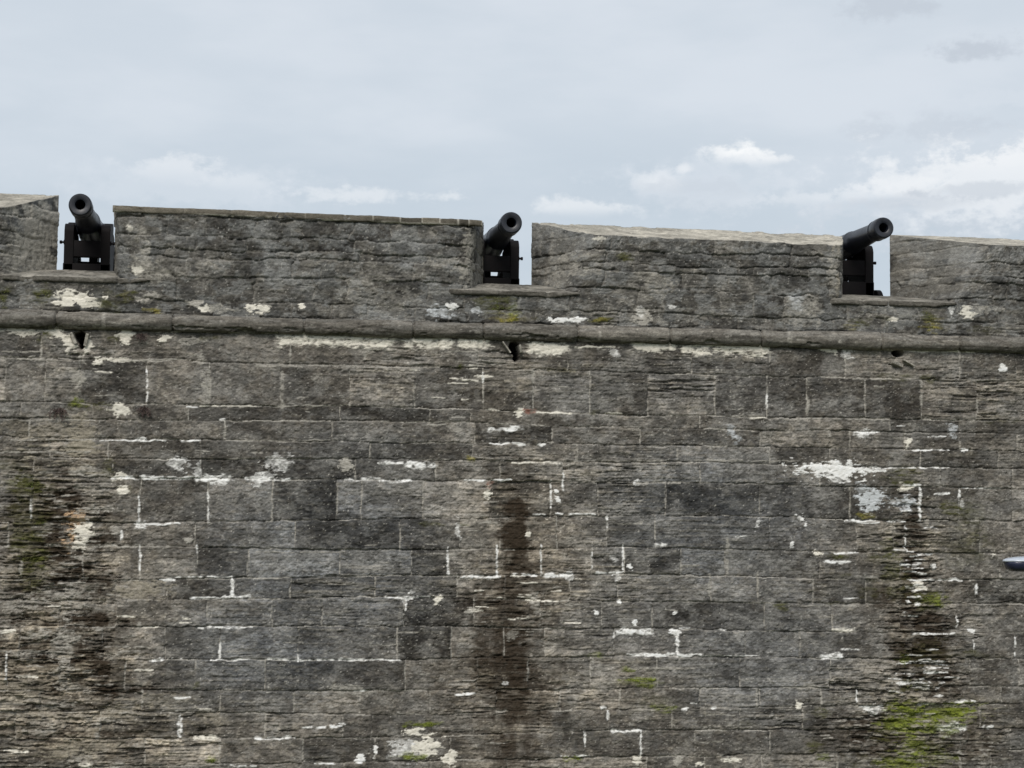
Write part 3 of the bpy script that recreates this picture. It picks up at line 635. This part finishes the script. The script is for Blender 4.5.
    xb = np.clip(xt, a[0] if a else -99, b[0] if b else 99)
    Xt = xt[None]+(xb-xt)[None]*R[:, None]; Yt = yt[None]+(YB-yt)[None]*R[:, None]
    Zt = Pf[-1, :, 2][None] + d['sl']*(Yt-yt[None]) + .014*(fbm(Xt*6, Yt*6, 95, 5, .62)-.5)*np.minimum(1, R*4)[:, None]
    tcol = C_(.40,.37,.31)*(.55+.75*fbm(Xt*3, Yt*4, 96, 4, .6)[..., None])
    tcol = tcol*(.35+1.3*fbm(Xt*14, Yt*16, 98, 5, .68)[..., None]); tcol = tcol + (C_(.14,.13,.11)-tcol)*(sst(.58, .75, fbm(Xt*7, Yt*9, 97, 3))*.5)[..., None]
    Pt = np.stack([Xt, Yt, Zt], -1)
    back = Pt[-1:].copy(); back[..., 2] = EYE+2.3
    Pall = np.concatenate([Pf, Pt, back]); Call = np.concatenate([Cc, tcol, tcol[-1:]])
    o = grid_mesh('merlon', Pall, np.clip(Call, .01, .8), M_STONE, FW)
    return o
MO = [merlon(d) for d in MERL]

# brick coping course along the second merlon
xs = [-1.40, -.62, -.1, .42] + [at(x, 217)[0] for x in (285, 305, 345, 373, 400, 422, 440, 458, 469, 482)]
xs = [x for x in xs if x < 2.76] + [2.76]
cop_s = np.arange(-1.41, 2.76, .012); cop_n = len(cop_s)
def cop_top(s): return EYE+3.392 - .014*(s+1.2)/4 + .01*(fbm(s*2.5, s*0, 101, 2)-.5)
prof = [(.30, .028), (.10, .008), (-.010, 0), (-.018, -.010), (-.020, -.030), (-.020, -.050), (-.016, -.066), (.010, -.074)]
Pc = np.zeros((len(prof), cop_n, 3)); Cc = np.zeros((len(prof), cop_n, 3))
jn = np.min(np.abs(cop_s[:, None]-np.array(xs)[None]), 1); bid = np.searchsorted(np.array(xs), cop_s)
br = _h(bid, bid*0+5, 3)
for r, (y, z) in enumerate(prof):
    wob = (fbm(cop_s*9, cop_s*0+r*.7, 102, 4, .6)-.5)*.034 + (br-.5)*.012
    Pc[r, :, 0] = cop_s; Pc[r, :, 1] = y+wob*(y < .05)+.006*(jn < .012); Pc[r, :, 2] = cop_top(cop_s)+z+wob*.6
    base = C_(.128,.115,.092)[None]*(.55+.7*br)[:, None]*(.6+.8*fbm(cop_s*11, cop_s*0+r*.9, 103, 3))[:, None]
    jm = (sst(.012, .004, jn)*(.12+.42*sst(.4, 2.2, cop_s)))[:, None]
    base = base+(CREAM*.75-base)*jm
    if r >= 6: 
        mm = (sst(.42, .6, fbm(cop_s*3, cop_s*0+9, 104, 3))*.85)[:, None]; base = base+(CREAM*.72-base)*mm
    Cc[r] = base
cp = grid_mesh('coping', Pc, Cc, M_STONE, MO[1])
cp['label'] = 'brown coping course with pale mortar joints'

# sloping embrasure soles
for e in EMB:
    N = 170; u = np.linspace(0, 1, N)
    pr = [(YB+.02, e['zi']+.012, 0)] + [(y, None, 0) for y in (.7,.6,.5,.4,.3,.2,.12,.06,.02,-.01,-.03)] + [(-.038,-.005,1),(-.040,-.014,1),(-.040,-.034,1),(-.036,-.048,1),(-.026,-.056,1),(.03,-.062,1)]
    Ps = []; Cs = []
    for r, (y, z, fl) in enumerate(pr):
        yy = max(y, 0)
        l = e['sb'][0]+(e['th'][0]-e['sb'][0])*yy/YB - .05; rr_ = e['sb'][1]+(e['th'][1]-e['sb'][1])*yy/YB + .05
        x = l+(rr_-l)*u
        slope = (e['zi']-e['zo'])/.8
        if z is None: zz = e['zo']+slope*y
        elif fl: zz = e['zo']-slope*.04+z*(sst(0, .22, 1-u)*.65+.35)
        else: zz = z
        n = (fbm(x*9, x*0+r*.35, 110, 5, .65)-.5)*1.7
        edge = np.minimum(u, 1-u)
        taper = sst(0, .035, edge) if y < .01 else np.ones(N)
        yw = y + n*.022*(1 if y < .05 else 0) + (1-taper)*.06
        chip = sst(.60, .72, fbm(x*5.5+e['zi']*9, x*0+1.3, 113, 4, .6))*(1 if (fl or y < .03) else 0)
        yw = yw + .035*chip; zz = zz - .012*chip
        Ps.append(np.stack([x, yw, EYE+zz+n*.010+0*x], -1))
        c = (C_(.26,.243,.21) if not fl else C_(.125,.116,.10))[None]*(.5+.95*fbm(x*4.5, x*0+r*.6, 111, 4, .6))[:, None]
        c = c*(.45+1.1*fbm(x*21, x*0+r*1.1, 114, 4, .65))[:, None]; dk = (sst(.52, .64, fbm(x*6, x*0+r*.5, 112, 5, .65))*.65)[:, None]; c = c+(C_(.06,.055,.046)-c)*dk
        Cs.append(c)
    grid_mesh('sill', np.array(Ps), np.array(Cs), M_STONE, FW)

# broken stone spouts in the drain holes
def spout(x, y, pieces):
    bm = bmesh.new(); s0, z0 = at(x, y)
    for (xa, ya, xb, yb, w) in pieces:
        (sa, za), (sb, zb2) = at(xa, ya), at(xb, yb)
        d = Vector((sb-sa, 0, zb2-za)); L_ = d.length; d.normalize(); n_ = Vector((-d.z, 0, d.x))
        b2 = bmesh.new(); bm_box(b2, (0, -.06, -w/2), (L_, .20, w/2), w*.25, 2)
        for v in b2.verts:
            c = v.co.copy(); j = 1+.25*math.sin(c.x*50+c.y*37)
            v.co = Vector((sa, 0, za)) + d*c.x + n_*c.z*j + Vector((0, c.y - .03*math.sin(c.x*40), 0))
        me = bpy.data.meshes.new('t'); b2.to_mesh(me); b2.free(); bm.from_mesh(me); bpy.data.meshes.remove(me)
    return from_bm('drain_spout', bm, M_PIPE, FW)
spout(80, 337, ((88,334,85,346,.045),(71,333,76,344,.045)))
spout(513, 347, ((502,342,510,353,.020),(519,345,521,353,.03)))
spout(900, 355, ((891,362,902,366,.05),(902,360,913,366,.02)))

# gun deck behind the parapet, back of the wall
bm = bmesh.new(); bm_box(bm, (-25, .86, -.1), (27, 9, EYE+2.42))
from_bm('gun_deck', bm, M_DECK, FW, smooth=False)

# ------------------------------------------------------------------ cannons
def arc(cy_, cz_, r, a0, a1, n):
    return [(cy_+r*math.cos(math.radians(a0+(a1-a0)*k/n)), cz_+r*math.sin(math.radians(a0+(a1-a0)*k/n))) for k in range(n+1)]

DECK_Z = EYE+2.42
def cannon(x, label, dz=0.0, dy=0.0, elev=1.2):
    """local frame: origin on the deck under the trunnions, muzzle towards -y"""
    o = empty('cannon', (x, 1.42+dy, DECK_Z+dz))
    props(o, label, 'cannon', 'black cannons along the parapet')
    ax = .905                                # bore axis above the deck
    b = bmesh.new()
    pr = [(.55,.0),(.55,.052),(-1.49,.052),(-1.515,.058),(-1.522,.075),(-1.522,.112),(-1.512,.124),(-1.485,.128),(-1.42,.129),(-1.36,.126),(-1.325,.119),(-1.315,.125),(-1.29,.127),(-1.265,.122),(-1.255,.113),(-1.20,.109),
          (-1.10,.111),(-.80,.122),(-.50,.133),(-.48,.143),(-.44,.145),(-.42,.138),(-.10,.149),(.20,.157),(.22,.166),(.27,.167),(.29,.160),(.60,.166),(.85,.176),(.87,.188),(.93,.190),(.95,.180),(1.00,.165),(1.05,.10),(1.075,.055),(1.11,.048),(1.13,.065),(1.17,.078),(1.21,.065),(1.235,.03),(1.24,.0)]
    bm_lathe(b, [(y, max(q, .001)) for y, q in pr], 'y', 56)
    bm_lathe(b, [(-.262,.05),(-.262,.066),(-.255,.07),(.255,.07),(.262,.066),(.262,.05)], 'x', 28)
    ob = from_bm('barrel', b, M_IRON, o, True, (0, 0, ax-.0))
    ob.rotation_euler = (math.radians(-elev), 0, 0)
    side = [(-.47,.20),(-.47,.80)] + arc(-.37, .80, .10, 175, 95, 7) + [(-.20,.90),(-.09,.87)] + arc(0, .875, .085, 190, 350, 8) + [(.09,.86),(.22,.83),(.23,.74),(.50,.70),(.62,.60),(.80,.42),(1.00,.40),(1.00,.20),(.72,.20),(.56,.50),(.42,.60),(.16,.60),(.10,.20)]
    for s in (-1, 1):
        b = bmesh.new(); x0, x1 = (.155, .262) if s > 0 else (-.262, -.155)
        bm_prism(b, side, x0, x1, .008)
        ck = from_bm('cheek', b, M_CARR, o)
        b = bmesh.new(); xa, xb = min(x0, x1)+.012, max(x0, x1)-.012
        bm_prism(b, arc(0, .885, .090, 165, 15, 10) + arc(0, .885, .076, 15, 165, 10), xa, xb)
        from_bm('trunnion_cap', b, M_CARR, ck)
    b = bmesh.new(); bm_box(b, (-.156, -.46, .505), (.156, -.36, .695), .006); from_bm('transom', b, M_CARR, o)
    b = bmesh.new(); bm_box(b, (-.154, .42, .50), (.154, .86, .57), .006); from_bm('bed', b, M_CARR, o)
    b = bmesh.new(); bm_prism(b, [(.45,.572),(.80,.572),(.80,.70),(.45,.66)], -.05, .05, .006); from_bm('quoin', b, M_CARR, o)
    for y in (-.38, .80):
        b = bmesh.new()
        bm_box(b, (-.27, y-.09, .13), (.27, y+.09, .425 if y < 0 else .33), .012)
        bm_lathe(b, [(-.43,.04),(.43,.04)], 'x', 20, (0, y, .17)); a_ = from_bm('axle', b, M_CARR, o)
        for s in (-1, 1):
            b = bmesh.new(); bm_lathe(b, [(s*.30,.03),(s*.30,.155),(s*.305,.168),(s*.365,.168),(s*.37,.155),(s*.37,.07),(s*.39,.07),(s*.39,.03)], 'x', 36, (0, y, .17))
            from_bm('wheel', b, M_CARR, o)
    for y, z in ((-.41, .675), (.30, .66), (.86, .30)):
        b = bmesh.new(); bm_lathe(b, [(-.302,.015),(-.302,.019),(-.318,.019),(-.318,.015)][::-1], 'x', 6, (0, y, z))
        bm_lathe(b, [(-.31,.012),(.31,.012)], 'x', 14, (0, y, z))
        for s in (-1, 1): bm_lathe(b, [(s*.29,.02),(s*.315,.02)], 'x', 12, (0, y, z)); bm_lathe(b, [(s*.262,.026),(s*.272,.026)], 'x', 16, (0, y, z))
        from_bm('bolt', b, M_CARR, o)
    return o
cannon(-1.757, 'black cannon with both carriage cheeks in view, in the gap beside the stucco-patched wall end', .018)
cannon(3.080, 'black cannon in the gap at the brown-coped end, with one carriage cheek showing', -.0, .0, .8)
cannon(7.572, 'black cannon with the longest visible barrel, beside the widest strip of open sky', .095, .03)

# ------------------------------------------------------------------ lamp at the right edge
LY = -3.2
lx, lz = at(1003, 561, LY)
lamp = empty('lamp', (lx+2.2, LY, 0))
props(lamp, 'dark blue tapered lamp head with a pale sky sheen painted on its top, jutting in front of the wall', 'lamp')
def shell(secs, n=20):
    b = bmesh.new(); rings = []
    for x, hw, zt, zb_ in secs:
        ring = []
        for k in range(n):
            t = 2*math.pi*k/n; c, s = math.cos(t), math.sin(t)
            y = hw*math.copysign(abs(c)**.8, c); z = (zt if s > 0 else -zb_)*abs(s)**.8
            ring.append(b.verts.new((x, y, z)))
        rings.append(ring)
    for A, B in zip(rings, rings[1:]):
        for k in range(n): b.faces.new((A[k], A[(k+1)%n], B[(k+1)%n], B[k]))
    b.faces.new(rings[0]); b.faces.new(rings[-1]); return b
hx = lx-(lx+2.2)
head = from_bm('lamp_head', shell([(hx+.022,.03,.006,.016),(hx+.05,.09,.012,.066),(hx+.09,.12,.016,.090),(hx+.25,.14,.018,.096),(hx+.45,.13,.020,.09),(hx+.60,.08,.022,.045),(hx+.68,.04,.025,.03)]), M_LAMP, lamp, True, (0, 0, lz-.012))
from_bm('lamp_sheen', shell([(hx+.0,.012,.006,.006),(hx+.02,.05,.016,.012),(hx+.06,.10,.028,.014),(hx+.14,.13,.040,.012),(hx+.28,.145,.050,.010),(hx+.45,.13,.048,.010),(hx+.58,.08,.04,.010)]), M_LAMPSHEEN, lamp, True, (0, 0, lz+.002))  # pale shell over the head, drawn for its highlight
b = bmesh.new()
for k in range(12):
    pass
bm_lathe(b, [(hx+.6,.03),(0,.03)], 'x', 16, (0, 0, lz)); from_bm('arm', b, M_LAMP, lamp)
b = bmesh.new(); bm_lathe(b, [(0,.16),(.03,.16),(.035,.085),(.4,.08),(lz+.05,.055),(lz+.09,.03)], 'z', 20); from_bm('pole', b, M_LAMP, lamp)

# ------------------------------------------------------------------ moss tufts and weeds on the wall
rng = np.random.default_rng(5)
bmv = []; bmf = []
for fld, amp in ((FC, 1.0), (FP, .85)):
    mk = fld.moss*(fld.h > np.percentile(fld.h, 25))
    jj, ii = np.where((mk > .38) & (rng.random(mk.shape) < .24*mk))
    for j, i in zip(jj, ii):
        s, z, y = fld.S[j, i], fld.T[j, i], -fld.h[j, i]*amp
        for q in range(2):
            a = rng.uniform(0, 6.28); L_ = rng.uniform(.007, .022)
            dx, dz, dy = math.cos(a)*L_, (math.sin(a)*.6-.35)*L_, -rng.uniform(.35, .9)*L_
            w = L_*.35; n0 = len(bmv)
            bmv += [(s-w*math.sin(a), y+.004, z+w*math.cos(a)), (s+w*math.sin(a), y+.004, z-w*math.cos(a)), (s+dx, y+dy, z+dz)]
            bmf.append((n0, n0+1, n0+2))
me = bpy.data.meshes.new('moss'); me.from_pydata(bmv, [], bmf); me.update()
moss = link('moss', me, M_MOSS)
props(moss, 'green and olive moss growing in patches on the ledges of the wall', 'moss', None, 'stuff')

def weed(x, y, w, h, n, label, seed):
    r_ = random.Random(seed); s0, z0 = at(x, y)
    o = empty('withered_weed', (s0, 0, z0)); props(o, label, 'weed', 'withered weeds on the wall ledges')
    b = bmesh.new(); st = bmesh.new()
    for k in range(n):
        x0 = r_.uniform(-w, w)*.3; p = Vector((x0, -.005, 0)); d = Vector((r_.uniform(-1, 1)*.8, -r_.uniform(.3, 1), r_.uniform(-.9, .5)))
        d.normalize(); seg = r_.uniform(.5, 1)*h/5
        for q in range(5):
            p2 = p + d*seg; d = (d + Vector((r_.uniform(-.3, .3), .05, -.28))).normalized()
            ww = .0022
            vs = [st.verts.new(c) for c in (p+Vector((-ww, 0, 0)), p+Vector((ww, 0, 0)), p2+Vector((ww, 0, 0)), p2+Vector((-ww, 0, 0)))]; st.faces.new(vs)
            for _ in range(3):
                e = Vector((r_.uniform(-1, 1), r_.uniform(-1, .1), r_.uniform(-1, .6))).normalized()*r_.uniform(.008, .02); sd = e.cross(Vector((.3, 1, .2))).normalized()*.005
                b.faces.new([b.verts.new(c) for c in (p2, p2+e*.5+sd, p2+e, p2+e*.5-sd)])
            p = p2
    from_bm('leaves', b, M_WEED, o, False); from_bm('stems', st, M_WEED, o, False)
weed(59, 410, .11, .16, 26, 'withered purple-brown weed on the ledge left of the mossy strip', 1)
weed(144, 408, .09, .12, 20, 'withered brown weed on the ledge right of the small cream patch', 2)
weed(141, 335, .09, .11, 20, 'withered dark weed tucked right under the rounded moulding', 3)

# ------------------------------------------------------------------ ground
prof = [(-2500, 0), (-2500, -.1)]
gp = [(900, 0.0), (0.5, 0.0), (-9, 0.0), (-13.0, .25), (-17.0, 3.2), (-18.2, 3.4), (-30, 3.4), (-200, 3.0), (-1200, 2.5)]
xs_ = [-1200, -300, -80, -40, -20, -10, 0, 10, 20, 40, 80, 300, 1200]
b = bmesh.new(); rows = [[b.verts.new((x, y, z+.05*math.sin(x*.9+y*1.7)*(abs(y) < 100))) for x in xs_] for y, z in gp]
for A, B in zip(rows, rows[1:]):
    for k in range(len(xs_)-1): b.faces.new((A[k], A[k+1], B[k+1], B[k]))
g = from_bm('ground', b, M_GRASS, None, True); props(g, 'grassy moat floor and bank before the wall', 'ground', None, 'structure')

# ------------------------------------------------------------------ sky and light
SUN_EL, SUN_AZ = math.radians(41), math.radians(197)       # azimuth from +y clockwise: behind the camera, to the left
w = bpy.data.worlds.new('World'); SC.world = w; w.use_nodes = True; nt = w.node_tree; L = nt.links.new
bg = nt.nodes['Background']; bg.inputs['Strength'].default_value = .1
sky = nd(nt, 'ShaderNodeTexSky'); sky.sky_type = 'NISHITA'; sky.sun_disc = False; sky.sun_elevation = SUN_EL; sky.sun_rotation = SUN_AZ
sky.dust_density = 2.0
tc = nd(nt, 'ShaderNodeTexCoord')
sep = nd(nt, 'ShaderNodeSeparateXYZ'); L(tc.outputs['Generated'], sep.inputs[0])
def mth(op, a, b_=None, c=None, clamp=False):
    n = nd(nt, 'ShaderNodeMath', operation=op); n.use_clamp = clamp
    for k, v in enumerate((a, b_, c)):
        if v is None: continue
        if isinstance(v, (int, float)): n.inputs[k].default_value = v
        else: L(v, n.inputs[k])
    return n.outputs[0]
def ramp(v, a, b_, lo=0., hi=1.):
    n = nd(nt, 'ShaderNodeMapRange'); n.interpolation_type = 'SMOOTHSTEP'
    for k, q in (('From Min', a), ('From Max', b_), ('To Min', lo), ('To Max', hi)): n.inputs[k].default_value = q
    L(v, n.inputs['Value']); return n.outputs[0]
az = mth('ARCTAN2', sep.outputs['X'], sep.outputs['Y']); el = mth('ARCSINE', sep.outputs['Z'])
cmb = nd(nt, 'ShaderNodeCombineXYZ'); L(az, cmb.inputs[0]); L(el, cmb.inputs[1])
def noise(sx, sy, detail, rough=.6, w_=0.):
    mp = nd(nt, 'ShaderNodeMapping'); mp.inputs['Scale'].default_value = (sx, sy, 1); mp.inputs['Location'].default_value = (w_, w_*.7, w_*.3)
    L(cmb.outputs[0], mp.inputs['Vector'])
    n = nd(nt, 'ShaderNodeTexNoise', Scale=1.0, Detail=detail, Roughness=rough); L(mp.outputs[0], n.inputs['Vector']); return n.outputs['Fac']
nB = noise(7, 22, 4, .55, 3.1)       # broad layered bands
nM = noise(75, 110, 7, .62, 1.7)      # billows
nS = noise(26, 44, 5, .6, 9.4)
def rgb(c):
    n = nd(nt, 'ShaderNodeRGB'); n.outputs[0].default_value = (*c, 1); return n.outputs[0]
def mix(fac, a, b_):
    n = nd(nt, 'ShaderNodeMix'); n.data_type = 'RGBA'
    if isinstance(fac, (int, float)): n.inputs['Factor'].default_value = fac
    else: L(fac, n.inputs['Factor'])
    L(a, n.inputs['A']); L(b_, n.inputs['B']); return n.outputs['Result']
CL_D, CL_L, CL_W = rgb((3.50, 3.98, 4.45)), rgb((4.50, 4.82, 5.20)), rgb((5.75, 5.85, 5.95))
cloud = mix(ramp(nB, .32, .68), CL_D, CL_L)
hi_ = ramp(el, .14, .24)                                      # paler, thinner veil higher up
cloud = mix(mth('MULTIPLY', hi_, .55), cloud, CL_L)
cloud = mix(mth('MULTIPLY', ramp(el, .23, .165), .6), cloud, CL_D)      # thicker, bluer layer low down
def dirn(x, y):
    d = fw*F_PX + rt*(x-512) - up*(y-384); d = d/np.linalg.norm(d); return math.atan2(d[0], d[1]), math.asin(d[2])
def blob(x, y, hw, hh, col, op, k=.9, flat=False):
    global cloud
    a0, e0 = dirn(x, y)
    dx = mth('DIVIDE', mth('SUBTRACT', az, a0), hw/F_PX); dy = mth('DIVIDE', mth('SUBTRACT', el, e0), hh/F_PX)
    r = mth('SQRT', mth('ADD', mth('MULTIPLY', dx, dx), mth('MULTIPLY', dy, dy)))
    r = mth('ADD', r, mth('MULTIPLY', mth('SUBTRACT', nM, .5), -k*3.2)); r = mth('ADD', r, mth('MULTIPLY', mth('SUBTRACT', nS, .5), -k*2.2))
    mk = ramp(r, 1.25, .35, 0, op)
    if flat:            # crisp sunlit top fading downwards
        mk = mth('MULTIPLY', mk, ramp(dy, -1.0, .35))
    cloud = mix(mk, cloud, col)
GREY = rgb((3.55, 3.85, 4.25))
blob(960, 215, 150, 26, GREY, .6); blob(700, 200, 60, 14, GREY, .35)
blob(985, 172, 62, 24, CL_W, .9, .8, True); blob(1015, 166, 36, 20, CL_W, .9, .8, True); blob(930, 180, 34, 18, CL_W, .85, .8, True); blob(895, 184, 30, 16, CL_W, .85, .8, True)
blob(860, 196, 44, 10, CL_W, .6, 1., True); blob(800, 200, 40, 9, CL_W, .4, 1., True); blob(742, 156, 34, 13, rgb((6.2, 6.25, 6.25)), 1., .8, True); blob(768, 160, 24, 8, CL_W, .85, .8, True)
blob(660, 184, 28, 15, CL_W, .9, .8, True); blob(684, 169, 10, 6, CL_W, .9, .6); blob(180, 172, 46, 18, CL_W, .6, .9, True); blob(240, 184, 40, 10, CL_W, .4, .9, True); blob(365, 195, 90, 8, CL_W, .5, 1.)
blob(590, 209, 56, 11, CL_W, .6, .9, True); blob(980, 48, 46, 12, GREY, .85, .8); blob(895, 8, 44, 14, GREY, .7, .8); blob(935, 128, 70, 16, GREY, .4, 1.); blob(1000, 100, 90, 10, CL_L, .5, 1.)
blob(960, 192, 170, 44, CL_L, .7, .8); blob(700, 186, 90, 30, CL_L, .6, .8); blob(200, 185, 130, 26, CL_L, .5, .8); blob(1000, 180, 130, 38, CL_W, .6, .8); blob(985, 160, 60, 14, CL_W, .8, .9, True); blob(900, 188, 60, 14, CL_W, .5, .9, True); blob(975, 190, 50, 8, GREY, .55, .9); blob(905, 203, 60, 8, GREY, .5, .9); blob(700, 186, 60, 10, GREY, .3, .9)
final = mix(.94, sky.outputs[0], cloud)
L(final, bg.inputs['Color'])
sun = bpy.data.lights.new('sun', 'SUN'); sun.energy = 1.5; sun.angle = math.radians(26); sun.color = (1, .95, .88)
so = bpy.data.objects.new('sun', sun); COL.objects.link(so)
dv = Vector((math.sin(SUN_AZ)*math.cos(SUN_EL), math.cos(SUN_AZ)*math.cos(SUN_EL), math.sin(SUN_EL)))
so.rotation_euler = dv.to_track_quat('Z', 'Y').to_euler(); so.location = dv*60

vs = SC.view_settings; vs.view_transform = 'Standard'; vs.look = 'None'; vs.exposure = 0.65; vs.gamma = 1.0; vs.use_curve_mapping = False
